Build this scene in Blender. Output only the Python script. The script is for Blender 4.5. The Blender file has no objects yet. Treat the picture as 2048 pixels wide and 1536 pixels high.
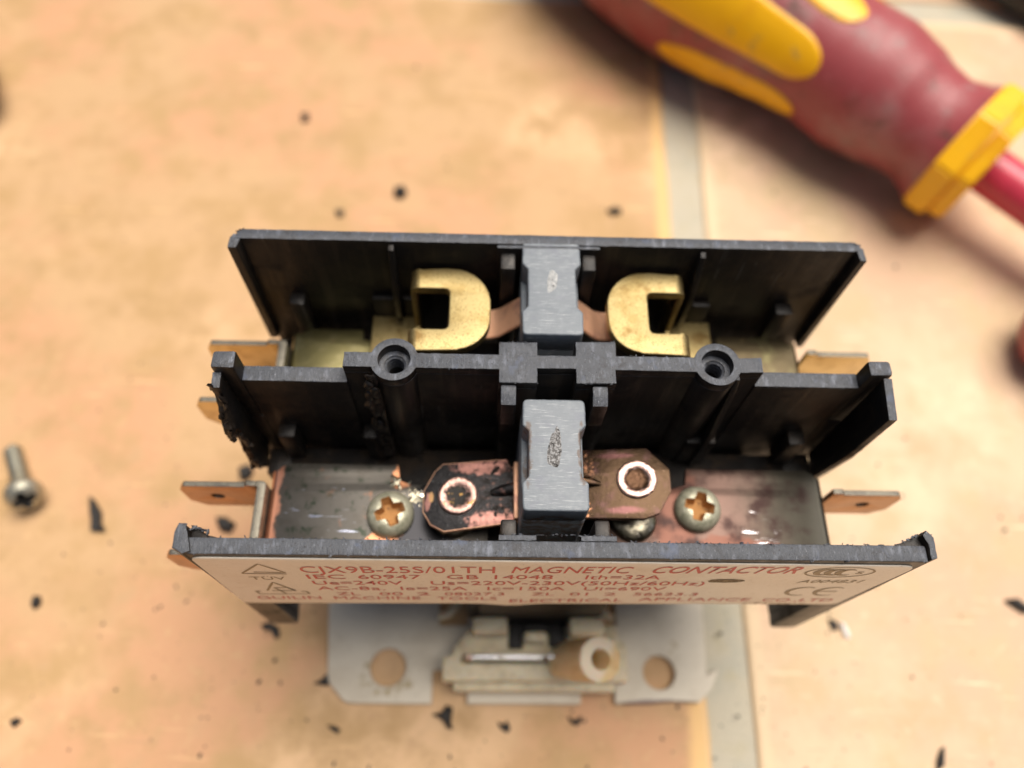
import bpy, bmesh, math, random
from mathutils import Vector, Matrix, Euler, noise
R = math.radians
S = 0.00072                       # all coordinates below are in drawing units of 0.72 mm
C = bpy.context.scene.collection
scene = bpy.context.scene
random.seed(7)

# ------------------------------------------------------------------ camera, light, exposure
cam_d = bpy.data.cameras.new('camera'); cam = bpy.data.objects.new('camera', cam_d); C.objects.link(cam)
cam.location = Vector((-9.09, -23.17, 169.98)) * S
cam.rotation_euler = Euler((R(26.312), R(-2.113), R(0.118)))
cam_d.lens = 27.55; cam_d.sensor_width = 36
cam_d.clip_start = 0.005; cam_d.clip_end = 50
cam_d.dof.use_dof = True; cam_d.dof.focus_distance = 101 * S; cam_d.dof.aperture_fstop = 14.5
scene.camera = cam

SUN_EL, SUN_AZ = 73, 42            # azimuth from +Y towards +X
w = bpy.data.worlds.new('World'); scene.world = w; w.use_nodes = True
wn = w.node_tree; bg = wn.nodes['Background']
sky = wn.nodes.new('ShaderNodeTexSky'); sky.sky_type = 'NISHITA'; sky.sun_disc = False
sky.sun_elevation = R(SUN_EL); sky.sun_rotation = R(SUN_AZ); sky.dust_density = 6.0; sky.ozone_density = 0.3
wn.links.new(sky.outputs[0], bg.inputs[0]); bg.inputs[1].default_value = 0.052
sd = bpy.data.lights.new('sun', 'SUN'); sun = bpy.data.objects.new('sun', sd); C.objects.link(sun)
sd.energy = 3.5; sd.angle = R(46); sd.color = (1.0, 0.93, 0.84)
dv = Vector((math.sin(R(SUN_AZ)) * math.cos(R(SUN_EL)), math.cos(R(SUN_AZ)) * math.cos(R(SUN_EL)), math.sin(R(SUN_EL))))
sun.rotation_euler = dv.to_track_quat('Z', 'Y').to_euler(); sun.location = dv * 0.5
scene.view_settings.view_transform = 'Standard'; scene.view_settings.look = 'None'
scene.view_settings.exposure = 0.38; scene.view_settings.gamma = 1.0
scene.render.resolution_x = 1024; scene.render.resolution_y = 768
scene.cycles.max_bounces = 8

# ------------------------------------------------------------------ materials
def mat(name, base, rough=.5, metal=0., layers=(), bump=(), spec=.5, trans=0., sss=0., coat=0.):
    m = bpy.data.materials.new(name); m.use_nodes = True
    t = m.node_tree; N = t.nodes; L = t.links; b = N['Principled BSDF']
    tc = N.new('ShaderNodeTexCoord'); mp = N.new('ShaderNodeMapping'); mp.inputs['Scale'].default_value = (1/S,)*3
    L.new(tc.outputs['Object'], mp.inputs[0]); P = mp.outputs[0]
    def math_(op, a, bb, clamp=False):
        n = N.new('ShaderNodeMath'); n.operation = op; n.use_clamp = clamp
        for i, v in enumerate((a, bb)):
            if isinstance(v, (int, float)): n.inputs[i].default_value = v
            elif v is not None: L.new(v, n.inputs[i])
        return n.outputs[0]
    def noise_(scale, stretch=(1, 1, 1), detail=5, rgh=.6, rot=0):
        m2 = N.new('ShaderNodeMapping'); m2.inputs['Scale'].default_value = stretch; m2.inputs['Rotation'].default_value = (0, 0, rot)
        L.new(P, m2.inputs[0])
        n = N.new('ShaderNodeTexNoise'); n.inputs['Scale'].default_value = scale
        n.inputs['Detail'].default_value = detail; n.inputs['Roughness'].default_value = rgh
        L.new(m2.outputs[0], n.inputs['Vector']); return n.outputs[0]
    def ramp_(v, lo, hi):
        n = N.new('ShaderNodeMapRange'); n.interpolation_type = 'SMOOTHSTEP'
        L.new(v, n.inputs[0]); n.inputs[1].default_value = lo; n.inputs[2].default_value = hi; return n.outputs[0]
    def mask(l):
        out = None
        def mul(v):
            nonlocal out
            out = v if out is None else math_('MULTIPLY', out, v)
        if 'n' in l:
            sc, lo, hi = l['n'][:3]; st = l['n'][3] if len(l['n']) > 3 else (1, 1, 1); rt = l['n'][4] if len(l['n']) > 4 else 0
            mul(ramp_(noise_(sc, st, rot=rt), lo, hi))
        if 'spots' in l:                      # soft edged spots, outline broken up by noise
            dn = noise_(l.get('sn', .9)); sp = None
            for (cx, cy, cz, rx, ry, rz) in l['spots']:
                m2 = N.new('ShaderNodeVectorMath'); m2.operation = 'SUBTRACT'; L.new(P, m2.inputs[0]); m2.inputs[1].default_value = (cx, cy, cz)
                m3 = N.new('ShaderNodeVectorMath'); m3.operation = 'DIVIDE'; L.new(m2.outputs[0], m3.inputs[0]); m3.inputs[1].default_value = (rx, ry, rz)
                m4 = N.new('ShaderNodeVectorMath'); m4.operation = 'LENGTH'; L.new(m3.outputs[0], m4.inputs[0])
                d = math_('ADD', m4.outputs['Value'], math_('MULTIPLY', math_('SUBTRACT', dn, .5), l.get('brk', 1.2)))
                v = ramp_(d, 1 + l.get('soft', .15), 1 - l.get('soft', .15))
                sp = v if sp is None else math_('MAXIMUM', sp, v)
            mul(sp)
        if 'g' in l:                          # gradient along an axis, edge broken by noise
            ax, lo, hi = l['g']; sx = N.new('ShaderNodeSeparateXYZ'); L.new(P, sx.inputs[0]); v = sx.outputs[ax]
            if l.get('gn'): v = math_('ADD', v, math_('MULTIPLY', math_('SUBTRACT', noise_(l.get('gs', .5)), .5), l['gn']))
            mul(ramp_(v, lo, hi))
        if 'k' in l: mul(math_('MULTIPLY', 1.0, l['k'])) if out is None else mul(l['k'])
        return out
    col = N.new('ShaderNodeRGB'); col.outputs[0].default_value = (*base, 1); col = col.outputs[0]
    rg = N.new('ShaderNodeValue'); rg.outputs[0].default_value = rough; rg = rg.outputs[0]
    mt = N.new('ShaderNodeValue'); mt.outputs[0].default_value = metal; mt = mt.outputs[0]
    def mixf(a, bv, f):
        n = N.new('ShaderNodeMix'); n.data_type = 'FLOAT'; L.new(f, n.inputs[0]); L.new(a, n.inputs[2]); n.inputs[3].default_value = bv; return n.outputs[0]
    for l in layers:
        f = mask(l)
        if 'c' in l:
            n = N.new('ShaderNodeMix'); n.data_type = 'RGBA'; L.new(f, n.inputs[0]); L.new(col, n.inputs[6]); n.inputs[7].default_value = (*l['c'], 1); col = n.outputs[2]
        if 'r' in l: rg = mixf(rg, l['r'], f)
        if 'm' in l: mt = mixf(mt, l['m'], f)
    L.new(col, b.inputs['Base Color']); L.new(rg, b.inputs['Roughness']); L.new(mt, b.inputs['Metallic'])
    b.inputs['Specular IOR Level'].default_value = spec
    b.inputs['Transmission Weight'].default_value = trans
    if sss: b.inputs['Subsurface Weight'].default_value = 1.0; b.inputs['Subsurface Scale'].default_value = sss * S; b.inputs['Subsurface Radius'].default_value = (1, .6, .35)
    if coat: b.inputs['Coat Weight'].default_value = coat; b.inputs['Coat Roughness'].default_value = .25
    prev = None
    for bb in bump:
        sc, h = bb[:2]; st = bb[2] if len(bb) > 2 else (1, 1, 1); rt = bb[3] if len(bb) > 3 else 0
        n = N.new('ShaderNodeBump'); n.inputs['Strength'].default_value = 1; n.inputs['Distance'].default_value = h * S
        L.new(noise_(sc, st, rot=rt), n.inputs['Height'])
        if prev: L.new(prev, n.inputs['Normal'])
        prev = n.outputs[0]
    if prev: L.new(prev, b.inputs['Normal'])
    return m

K = {}
K['black'] = mat('black_bakelite', (.0095, .008, .0075), .42, spec=.34, layers=[
    dict(c=(.024, .017, .012), n=(.3, .45, .7)), dict(c=(.030, .022, .016), r=.30, n=(.5, .5, .66, (1, 1, .06))), dict(c=(.045, .036, .028), r=.6, n=(3.2, .66, .74)),  # brown cast and upright streaks: wall sheen put into the colour
    dict(c=(.006, .005, .005), r=.6, n=(.14, .5, .66)), dict(c=(.06, .055, .05), r=.3, n=(.9, .67, .70, (1.5, 1.5, .1)))], bump=[(1.2, .05, (1, 1, .12)), (6, .03)])
K['lit_top'] = mat('sky_lit_scratched_black_plastic', (.062, .068, .08), .38, layers=[  # upward faces of the black walls: sky sheen painted in, plus scratches
    dict(c=(.16, .175, .21), n=(1.0, .5, .75, (1, .35, 1))), dict(c=(.045, .046, .052), n=(.6, .52, .70)),
    dict(c=(.26, .28, .32), r=.3, n=(3.0, .60, .74, (2.2, .4, 1))), dict(c=(.24, .25, .27), r=.28, n=(5.5, .64, .70)),
    dict(c=(.018, .016, .016), n=(3.6, .61, .67)), dict(c=(.08, .098, .145), n=(.33, .58, .75)), dict(c=(.020, .018, .017), n=(1.5, .66, .69))],
    bump=[(2.6, .12, (1, .3, 1)), (7, .09)])
K['grey'] = mat('grey_carrier_plastic', (.165, .188, .21), .45, layers=[
    dict(c=(.21, .235, .255), n=(.7, .45, .75)), dict(c=(.36, .385, .40), n=(2.4, .58, .72, (.16, 2.2, 1), R(10))),
    dict(c=(.40, .42, .43), n=(2.9, .61, .72, (.14, 2.3, 1), R(-22))), dict(c=(.15, .165, .20), n=(.45, .5, .8)), dict(c=(.12, .09, .075), spots=[(-3.6, 14, 74, .7, 4.5, 5), (3.6, 14, 74, .6, 4.5, 5), (0, 6.4, 66, 5, 1, 6)], n=(.8, .4, .6))],
    bump=[(2.4, .05, (.2, 1.6, 1), R(10)), (8, .03)])
K['pit'] = mat('gouged_grey_plastic', (.14, .135, .13), .7, layers=[dict(c=(.36, .36, .36), n=(3.0, .48, .56)), dict(c=(.03, .028, .026), n=(2.6, .54, .62))], bump=[(3, .35)])
K['pit2'] = mat('pale_gouge', (.34, .35, .35), .7, layers=[dict(c=(.5, .5, .49), n=(2.0, .48, .56)), dict(c=(.08, .08, .075), n=(2.6, .60, .66))], bump=[(3, .25)])
K['brass'] = mat('stamped_brass', (.36, .285, .135), .48, 1, layers=[
    dict(c=(.29, .215, .09), n=(.35, .45, .7)), dict(c=(.13, .09, .035), r=.6, n=(4.2, .55, .64)), dict(c=(.20, .13, .05), n=(.25, .58, .72)), dict(c=(.52, .41, .20), n=(2.2, .58, .75))], bump=[(7, .04)])
K['strip_rear'] = mat('dull_brass_strip', (.23, .205, .095), .38, 1, layers=[
    dict(c=(.17, .135, .08), g=(0, -5, 25)), dict(c=(.30, .27, .14), n=(.3, .48, .7)), dict(c=(.62, .42, .2), n=(.25, .6, .8))], bump=[(.8, .05), (6, .02)])
K['strip_left'] = mat('sooty_nickel_strip', (.105, .098, .088), .44, 1, layers=[
    dict(c=(.085, .078, .068), n=(.2, .45, .7)), dict(c=(.035, .045, .032), n=(.5, .52, .7)), dict(c=(.22, .12, .08), n=(.35, .6, .8)),
    dict(c=(.62, .30, .20), r=.42, g=(0, -40.0, -40.6), gn=2.6, gs=.35), dict(c=(.55, .26, .14), spots=[(-22, 17.6, 54, 1.6, 1.9, 9), (-23.3, 7.4, 54, 3.2, 1.9, 9)], sn=.8),
    dict(c=(.62, .66, .80), r=.2, n=(.55, .60, .68, (.35, 2.2, 1), R(40)), spots=[(-34, 10, 54, 5.5, 6, 9)]), 
    dict(c=(.02, .02, .022), r=.3, spots=[(-17.5, 9, 54, 4.2, 8, 9)], sn=.4), dict(c=(.8, .72, .55), r=.2, n=(1.3, .56, .62), spots=[(-20, 14.6, 54, 2.6, 1.8, 9), (-19, 6, 54, 5, 1.6, 9)])],
    bump=[(.2, .03)])
K['strip_right'] = mat('heat_tinted_copper_strip', (.11, .072, .06), .45, 1, layers=[
    dict(c=(.055, .050, .040), g=(0, 27, 38), gn=8, gs=.2), dict(c=(.11, .055, .042), spots=[(20, 14, 54, 4, 8, 9), (28, 6, 54, 9, 3, 9)], sn=.3),
    dict(c=(.035, .022, .02), n=(.22, .46, .68)), dict(c=(.09, .085, .07), g=(0, 40, 43), gn=1),
    dict(c=(.6, .58, .6), r=.2, n=(.6, .58, .66, (.3, 2.5, 1), R(70)), spots=[(33.5, 8, 54, 3, 5, 9)]), dict(c=(.02, .02, .02), n=(.7, .5, .6), spots=[(12.5, 8, 54, 3, 4, 9)])],
    bump=[(.2, .03)])
K['bridge_left'] = mat('charred_copper', (.030, .029, .030), .38, .85, layers=[
    dict(c=(.46, .23, .19), r=.38, n=(.55, .38, .50), spots=[(-9.2, 18.2, 59, 4.8, 1.6, 9), (-7.8, 9.2, 59, 3.8, 1.7, 9), (-17.5, 12.5, 58, .4, 1.3, 9)], sn=1.3),
    dict(c=(.26, .14, .11), r=.45, n=(1.2, .52, .68), g=(0, -10.5, -7)), dict(c=(.025, .022, .02), r=.6, n=(.7, .56, .6), g=(0, -12, -8)),
    dict(c=(.6, .36, .16), spots=[(-17.0, 13.2, 58, .35, .8, 9)], brk=.6, sn=2), dict(c=(.25, .25, .27), n=(6, .63, .7))], bump=[(1.6, .12), (6, .06)])
K['bridge_right'] = mat('tinted_copper', (.05, .032, .02), .34, 1, layers=[
    dict(c=(.075, .042, .038), n=(.4, .48, .7)), dict(c=(.74, .36, .2), n=(2, .5, .72), spots=[(5.6, 17, 61, 1.3, 2.6, 9), (5.4, 11, 61, 1.0, 2, 9)]),
    dict(c=(.10, .048, .046), spots=[(10, 18.9, 62, 2.5, .4, 9), (11, 10.6, 62, 2.2, .5, 9)], soft=.5), dict(c=(.6, .42, .32), r=.25, n=(5, .68, .74))], bump=[(1.2, .05), (6, .02)])
K['rivet_left'] = mat('pitted_copper_rivet', (.82, .52, .44), .34, 1, layers=[
    dict(c=(.03, .028, .026), r=.6, m=.4, spots=[(-13.1, 13.3, 58.9, 1.75, 1.7, 9)], sn=1.3, brk=1.5), dict(c=(.60, .35, .10), n=(1.2, .62, .66)),
    dict(c=(.2, .1, .08), n=(2.6, .62, .66))], bump=[(2.4, .2)])
K['rivet_right'] = mat('bright_copper_rivet', (.85, .58, .50), .3, 1, layers=[
    dict(c=(.09, .05, .03), r=.35, spots=[(13.0, 15.1, 62.2, 1.8, 1.8, 9)], sn=1.3, brk=.8), dict(c=(.35, .2, .15), n=(2.2, .62, .68))], bump=[(2.4, .16)])
K['copper'] = mat('copper_strip', (.86, .50, .32), .5, .7, layers=[dict(c=(.62, .33, .24), n=(.5, .48, .7)), dict(c=(.9, .6, .44), n=(3.5, .6, .72))], bump=[(2.5, .06)])
K['blade_brown'] = mat('tarnished_copper_blade', (.46, .26, .14), .36, 1, layers=[dict(c=(.36, .2, .11), n=(.25, .45, .7)), dict(c=(.12, .08, .06), n=(2, .66, .72))], bump=[(2, .04)])
K['blade_brass'] = mat('pale_brass_blade', (.72, .58, .32), .36, 1, layers=[dict(c=(.52, .40, .2), n=(.3, .45, .7))], bump=[(3, .03)])
K['bracket'] = mat('weathered_zinc_edge', (.19, .175, .14), .5, .8, layers=[dict(c=(.12, .11, .095), n=(.7, .45, .7)), dict(c=(.34, .33, .27), n=(3, .6, .7))], bump=[(3, .08)])
K['zinc'] = mat('yellowed_zinc_screw', (.60, .58, .44), .45, .6, layers=[
    dict(c=(.38, .38, .27), n=(.9, .45, .65)), dict(c=(.80, .78, .66), r=.3, n=(2.2, .60, .72)), dict(c=(.20, .17, .09), n=(3.5, .64, .7))], bump=[(2.2, .09)])
K['rust'] = mat('rusty_recess', (.42, .21, .07), .8, .1, layers=[dict(c=(.5, .27, .09), n=(2.5, .5, .7)), dict(c=(.12, .06, .03), n=(1.5, .58, .7))], bump=[(3, .2)])
K['silver'] = mat('silver_contact_pad', (.36, .33, .25), .3, 1, layers=[dict(c=(.1, .09, .07), n=(.6, .5, .62)), dict(c=(.75, .7, .58), n=(1.2, .58, .68))], bump=[(.9, .12)])
K['tin'] = mat('tinned_pin', (.78, .79, .83), .2, 1, layers=[dict(c=(.62, .42, .34), r=.4, g=(0, -10.6, -11.4), gn=.6), dict(c=(.40, .36, .26), n=(.9, .58, .64)), dict(c=(.3, .3, .35), n=(3.5, .6, .7))], bump=[(4, .12)])
K['plate'] = mat('pale_mounting_plate', (.61, .545, .43), .5, layers=[
    dict(c=(.53, .46, .35), n=(.12, .45, .7)), dict(c=(.42, .37, .30), n=(2.5, .58, .75)), dict(c=(.36, .27, .13), n=(.6, .5, .65), spots=[(-28, -7.3, 1.5, 6, 2.6, 9), (30.5, -.3, 1.5, 1.6, 2, 9), (-31.5, -6, 1.5, 1.6, 3, 9)]),
    dict(c=(.40, .34, .24), n=(1.2, .64, .7)), dict(c=(.17, .11, .10), spots=[(27, -11.0, 1, 8, .8, 9)], brk=.5, sn=.4)], bump=[(1, .05), (6, .02)])
K['bobbin'] = mat('aged_bobbin_plastic', (.66, .58, .41), .5, sss=.8, layers=[
    dict(c=(.52, .44, .29), n=(.25, .45, .7)), dict(c=(.22, .17, .09), n=(1.2, .56, .75)), dict(c=(.74, .69, .54), n=(.6, .56, .75))], bump=[(2, .06)])
K['sleeve'] = mat('translucent_silicone_sleeve', (.80, .63, .36), .45, trans=.2, sss=2.0, layers=[dict(c=(.70, .50, .24), n=(.5, .45, .7, (1, 1, .3))), dict(c=(.85, .72, .56), g=(2, 29.6, 30.0))], bump=[(6, .10)])
K['paper'] = mat('aged_label_paper', (.80, .735, .625), .42, layers=[
    dict(c=(.74, .66, .54), n=(.08, .45, .7)), dict(c=(.62, .53, .40), n=(1.4, .55, .8)), dict(c=(.30, .22, .14), r=.8, n=(.9, .42, .55), spots=[(26, -.3, 48.2, 6.5, 9, 1.2), (35, -.3, 50, 5, 9, 1.0)], sn=.7, soft=.3),
    dict(c=(.22, .16, .10), n=(1.6, .72, .76))], bump=[(.25, .12), (4, .015)])
K['red_ink'] = mat('red_ink', (.56, .07, .065), .5, layers=[dict(c=(.60, .18, .13), n=(2.2, .55, .8)), dict(c=(.60, .26, .20), n=(.1, .5, .75), k=.6)])
K['brown_ink'] = mat('brown_ink', (.26, .19, .10), .5, layers=[dict(c=(.36, .28, .18), n=(1.2, .5, .75))])
K['scuff'] = mat('scuffed_label', (.15, .11, .06), .8, layers=[dict(c=(.36, .28, .17), n=(3, .5, .62))], bump=[(4, .15)])
K['red_rubber'] = mat('worn_red_rubber', (.33, .062, .068), .40, layers=[
    dict(c=(.36, .12, .12), n=(.045, .45, .62)), dict(c=(.30, .17, .16), r=.5, n=(.09, .55, .72)), dict(c=(.15, .07, .055), n=(.11, .54, .72)), dict(c=(.10, .06, .05), n=(.6, .60, .75)), dict(c=(.55, .22, .24), n=(.5, .62, .8))], bump=[(2, .1)])
K['yellow'] = mat('yellow_plastic', (.95, .50, .002), .38, layers=[dict(c=(.85, .40, .004), n=(.07, .48, .7)), dict(c=(.55, .33, .08), n=(.25, .60, .72))], bump=[(1, .08)])
K['shaft_red'] = mat('red_insulation', (.58, .045, .085), .3, layers=[dict(c=(.42, .04, .06), n=(.1, .5, .7))])
K['steel'] = mat('plated_screw_steel', (.46, .44, .35), .38, .8, layers=[dict(c=(.34, .30, .22), n=(.5, .45, .7)), dict(c=(.10, .08, .05), n=(1.5, .62, .7))], bump=[(1.5, .08)])
K['char'] = mat('charred_plastic_crumb', (.016, .014, .013), .55, layers=[dict(c=(.05, .045, .04), n=(1, .5, .7))], bump=[(2, .3)])
K['chip'] = mat('white_chip', (.75, .72, .68), .6)
K['rubber'] = mat('black_cable_sheath', (.010, .009, .010), .5, bump=[(1, .05)])
K['iron'] = mat('laminated_core', (.008, .007, .007), .5, .3, bump=[(3, .1, (1, 1, 5))])

HW = 410/2 - 4.7
def tile_mat(name, c1, c2, c3, rim=()):
    return mat(name, c1, .62, spec=.3, layers=[
        dict(c=c2, n=(.016, .44, .58)), dict(c=tuple(min(1, x*1.18+.03) for x in c1), n=(.011, .54, .66)), dict(c=c3, n=(.05, .46, .66)), dict(c=tuple(x*.93 for x in c3), n=(.07, .48, .74)), dict(c=tuple(x*.92 for x in c1), n=(.16, .52, .8)),
        dict(c=tuple(min(1, x*1.1) for x in c1), n=(.3, .55, .8)), dict(c=tuple(x*.72 for x in c2), n=(.75, .63, .74)),
        dict(c=(.22, .13, .07), n=(1.0, .74, .78)), dict(c=tuple(min(1, x*1.25) for x in c1), n=(.35, .62, .72, (.12, 1.6, 1), R(50))), dict(c=tuple(x*.75 for x in c1), n=(.45, .66, .74, (.1, 1.8, 1), R(-35))), dict(c=(.30, .19, .10), n=(2.6, .72, .78)), *rim], bump=[(.12, .25), (1.2, .08)])
K['tile_a'] = tile_mat('orange_clay_tile', (.525, .335, .175), (.55, .305, .165), (.45, .285, .13), [dict(c=(.72, .46, .20), g=(0, HW-5.4, HW-2.6), gn=2.4, gs=.10)])
K['tile_b'] = tile_mat('pink_clay_tile', (.67, .485, .32), (.60, .405, .265), (.57, .42, .25), [dict(c=(.70, .53, .34), g=(0, 4.4-HW, 2.2-HW), gn=2.2, gs=.12), dict(c=(.70, .53, .34), g=(1, HW-4, HW-2.5), gn=1.6, gs=.12)])
K['glaze'] = mat('worn_tile_edge', (.70, .46, .22), .5, layers=[dict(c=(.66, .42, .2), n=(.1, .45, .65)), dict(c=(.4, .27, .13), n=(1.2, .66, .74))], bump=[(.4, .1)])
K['grout'] = mat('grey_grout', (.50, .455, .35), .85, layers=[
    dict(c=(.44, .42, .34), n=(.08, .45, .7)), dict(c=(.47, .42, .29), n=(.2, .5, .75)), dict(c=(.12, .12, .09), n=(.5, .70, .78)), dict(c=(.07, .07, .055), n=(.33, .66, .70), g=(1, 20, -14)), dict(c=(.3, .29, .24), n=(2, .6, .75))], bump=[(1.2, .3), (5, .1)])

# ------------------------------------------------------------------ mesh helpers (units in, metres out)
def finish(me, name, m, parent=None, smooth=40, loc=None, m2=None, topz=None):
    for v in me.vertices: v.co *= S
    me.name = name
    ms = m if isinstance(m, (list, tuple)) else [m]
    me.materials.clear()
    for x in ms: me.materials.append(K[x] if isinstance(x, str) else x)
    if m2:
        me.materials.append(K[m2])
        for p in me.polygons: p.material_index = 1 if (p.normal.z > .55 and p.center.z > topz * S) else 0
    if smooth:
        me.polygons.foreach_set('use_smooth', [True] * len(me.polygons)); me.set_sharp_from_angle(angle=R(smooth))
    me.update()
    o = bpy.data.objects.new(name, me); C.objects.link(o)
    if parent: o.parent = parent
    if loc: o.location = Vector(loc) * S
    return o
def curve_mesh(loops, z0, z1, bev=.12, mp=None, bres=1):
    cu = bpy.data.curves.new('c', 'CURVE'); cu.dimensions = '2D'; cu.fill_mode = 'BOTH'
    h = (z1 - z0) / 2; bev = min(bev, h * .9)
    cu.extrude = max(h - bev, 0.0005); cu.bevel_depth = bev; cu.offset = -bev; cu.bevel_resolution = bres
    for lp in loops:
        sp = cu.splines.new('POLY'); sp.points.add(len(lp) - 1)
        for i, p in enumerate(lp): sp.points[i].co = (p[0], p[1], 0, 1)
        sp.use_cyclic_u = True
    ob = bpy.data.objects.new('c', cu); C.objects.link(ob)
    dg = bpy.context.evaluated_depsgraph_get(); me = bpy.data.meshes.new_from_object(ob.evaluated_get(dg))
    bpy.data.objects.remove(ob); bpy.data.curves.remove(cu)
    for v in me.vertices:
        v.co.z += (z0 + z1) / 2
        if mp: v.co = Vector(mp(v.co))
    bm = bmesh.new(); bm.from_mesh(me); bmesh.ops.remove_doubles(bm, verts=bm.verts, dist=.004)
    bmesh.ops.recalc_face_normals(bm, faces=bm.faces); bm.to_mesh(me); bm.free()
    return me
def join(meshes):
    bm = bmesh.new()
    for m in meshes: bm.from_mesh(m)
    me = bpy.data.meshes.new('j'); bm.to_mesh(me); bm.free(); return me
def box(x0, x1, y0, y1, z0, z1, bev=.15, jit=0):
    bm = bmesh.new(); bmesh.ops.create_cube(bm, size=1)
    for v in bm.verts:
        v.co = Vector(((x0+x1)/2 + v.co.x*(x1-x0), (y0+y1)/2 + v.co.y*(y1-y0), (z0+z1)/2 + v.co.z*(z1-z0)))
        if jit: v.co += Vector([random.uniform(-jit, jit) for _ in range(3)])
    if bev: bmesh.ops.bevel(bm, geom=bm.edges[:], offset=bev, segments=2, affect='EDGES', profile=.5)
    me = bpy.data.meshes.new('b'); bm.to_mesh(me); bm.free(); return me
def rough(pts, step=.8, amp=.07, closed=True, skip=None):
    out = []; n = len(pts)
    for i in range(n if closed else n - 1):
        a = Vector(pts[i]); b = Vector(pts[(i+1) % n]); l = (b-a).length; k = max(1, int(l/step))
        out.append(tuple(a))
        nn = Vector((-(b-a).y, (b-a).x)).normalized()
        for j in range(1, k):
            p = a + (b-a)*j/k
            d = amp * noise.noise(Vector((p.x*.9, p.y*.9, 3.1))) + (amp*1.2 if random.random() > .93 else 0) * random.uniform(-1, .4) + amp*.35*random.uniform(-1, 1)
            out.append(tuple(p + nn*d))
    return out
def roundpoly(pts, r, seg=5):
    n = len(pts); out = []
    rs = r if isinstance(r, (list, tuple)) else [r]*n
    for i in range(n):
        p = Vector(pts[i]); a = Vector(pts[i-1]); b = Vector(pts[(i+1) % n]); rr = rs[i]
        if rr <= 0: out.append(tuple(p)); continue
        u = (a-p).normalized(); v = (b-p).normalized(); ang = u.angle(v)
        d = min(rr/math.tan(ang/2), (a-p).length*.48, (b-p).length*.48)
        s, e = p+u*d, p+v*d
        for k in range(seg+1):
            t = k/seg; out.append(tuple((1-t)**2*s + 2*t*(1-t)*p + t*t*e))
    return out
def arc(cx, cy, r, a0, a1, n=16): return [(cx + r*math.cos(R(a0+(a1-a0)*i/n)), cy + r*math.sin(R(a0+(a1-a0)*i/n))) for i in range(n+1)]
def circle(cx, cy, r, n=36): return [(cx + r*math.cos(2*math.pi*i/n), cy + r*math.sin(2*math.pi*i/n)) for i in range(n)]
XZ = lambda v: (v.x, -v.z, v.y)     # drawing plane x,y -> x,z ; extrusion towards -y
YZ = lambda v: (v.z, v.x, v.y)      # drawing plane -> y,z ; extrusion towards +x
def lathe(prof, n=40, cx=0, cy=0, closed=False):
    bm = bmesh.new(); rings = []
    for (r, z) in prof:
        rings.append([bm.verts.new((cx + r*math.cos(2*math.pi*i/n), cy + r*math.sin(2*math.pi*i/n), z)) for i in range(n)] if r > 1e-6 else [bm.verts.new((cx, cy, z))])
    for a, b in zip(rings, rings[1:]):
        for i in range(n):
            j = (i+1) % n
            if len(a) == 1 and len(b) == 1: continue
            if len(a) == 1: bm.faces.new((a[0], b[i], b[j]))
            elif len(b) == 1: bm.faces.new((a[i], a[j], b[0]))
            else: bm.faces.new((a[i], a[j], b[j], b[i]))
    bmesh.ops.recalc_face_normals(bm, faces=bm.faces)
    me = bpy.data.meshes.new('l'); bm.to_mesh(me); bm.free(); return me
def tube(pts, rad, n=12, cap=True):
    bm = bmesh.new(); P = [Vector(p) for p in pts]; rings = []
    for i, p in enumerate(P):
        t = (P[min(i+1, len(P)-1)] - P[max(i-1, 0)]).normalized()
        up = Vector((0, 0, 1)) if abs(t.z) < .9 else Vector((0, 1, 0))
        a = t.cross(up).normalized(); b = a.cross(t).normalized(); r = rad[i] if isinstance(rad, (list, tuple)) else rad
        rings.append([bm.verts.new(p + a*r*math.cos(2*math.pi*k/n) + b*r*math.sin(2*math.pi*k/n)) for k in range(n)])
    for a, b in zip(rings, rings[1:]):
        for i in range(n): bm.faces.new((a[i], a[(i+1) % n], b[(i+1) % n], b[i]))
    if cap: bm.faces.new(rings[0]); bm.faces.new(rings[-1])
    bmesh.ops.recalc_face_normals(bm, faces=bm.faces)
    me = bpy.data.meshes.new('t'); bm.to_mesh(me); bm.free(); return me
def xf(me, M):
    me.transform(M); return me
def thing(name, label, cat, loc=(0, 0, 0), group=None):
    o = bpy.data.objects.new(name, None); C.objects.link(o); o.location = Vector(loc)*S
    o.empty_display_size = .01; o['label'] = label; o['category'] = cat
    if group: o['group'] = group
    return o
def burrs(segs, n, z, size=.2):
    bm = bmesh.new()
    for _ in range(n):
        (x0, y0), (x1, y1) = random.choice(segs); t = random.random(); sz = size*random.uniform(.35, 1.3)
        p = Vector((x0+(x1-x0)*t, y0+(y1-y0)*t+random.uniform(-.1, .1), z-random.uniform(.0, .12)))
        bmesh.ops.create_icosphere(bm, subdivisions=1, radius=1, matrix=Matrix.Translation(p) @ Matrix.Rotation(random.random()*6, 4, random.choice('XYZ')) @ Matrix.Diagonal((sz*random.uniform(.6, 2.2), sz*.5, sz*.45, 1)))
    for v in bm.verts: v.co += Vector([random.uniform(-.05, .05) for _ in range(3)])
    me = bpy.data.meshes.new('b'); bm.to_mesh(me); bm.free(); return me
def tag(o, label, cat, group=None):
    o['label'] = label; o['category'] = cat
    if group: o['group'] = group
    return o
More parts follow.
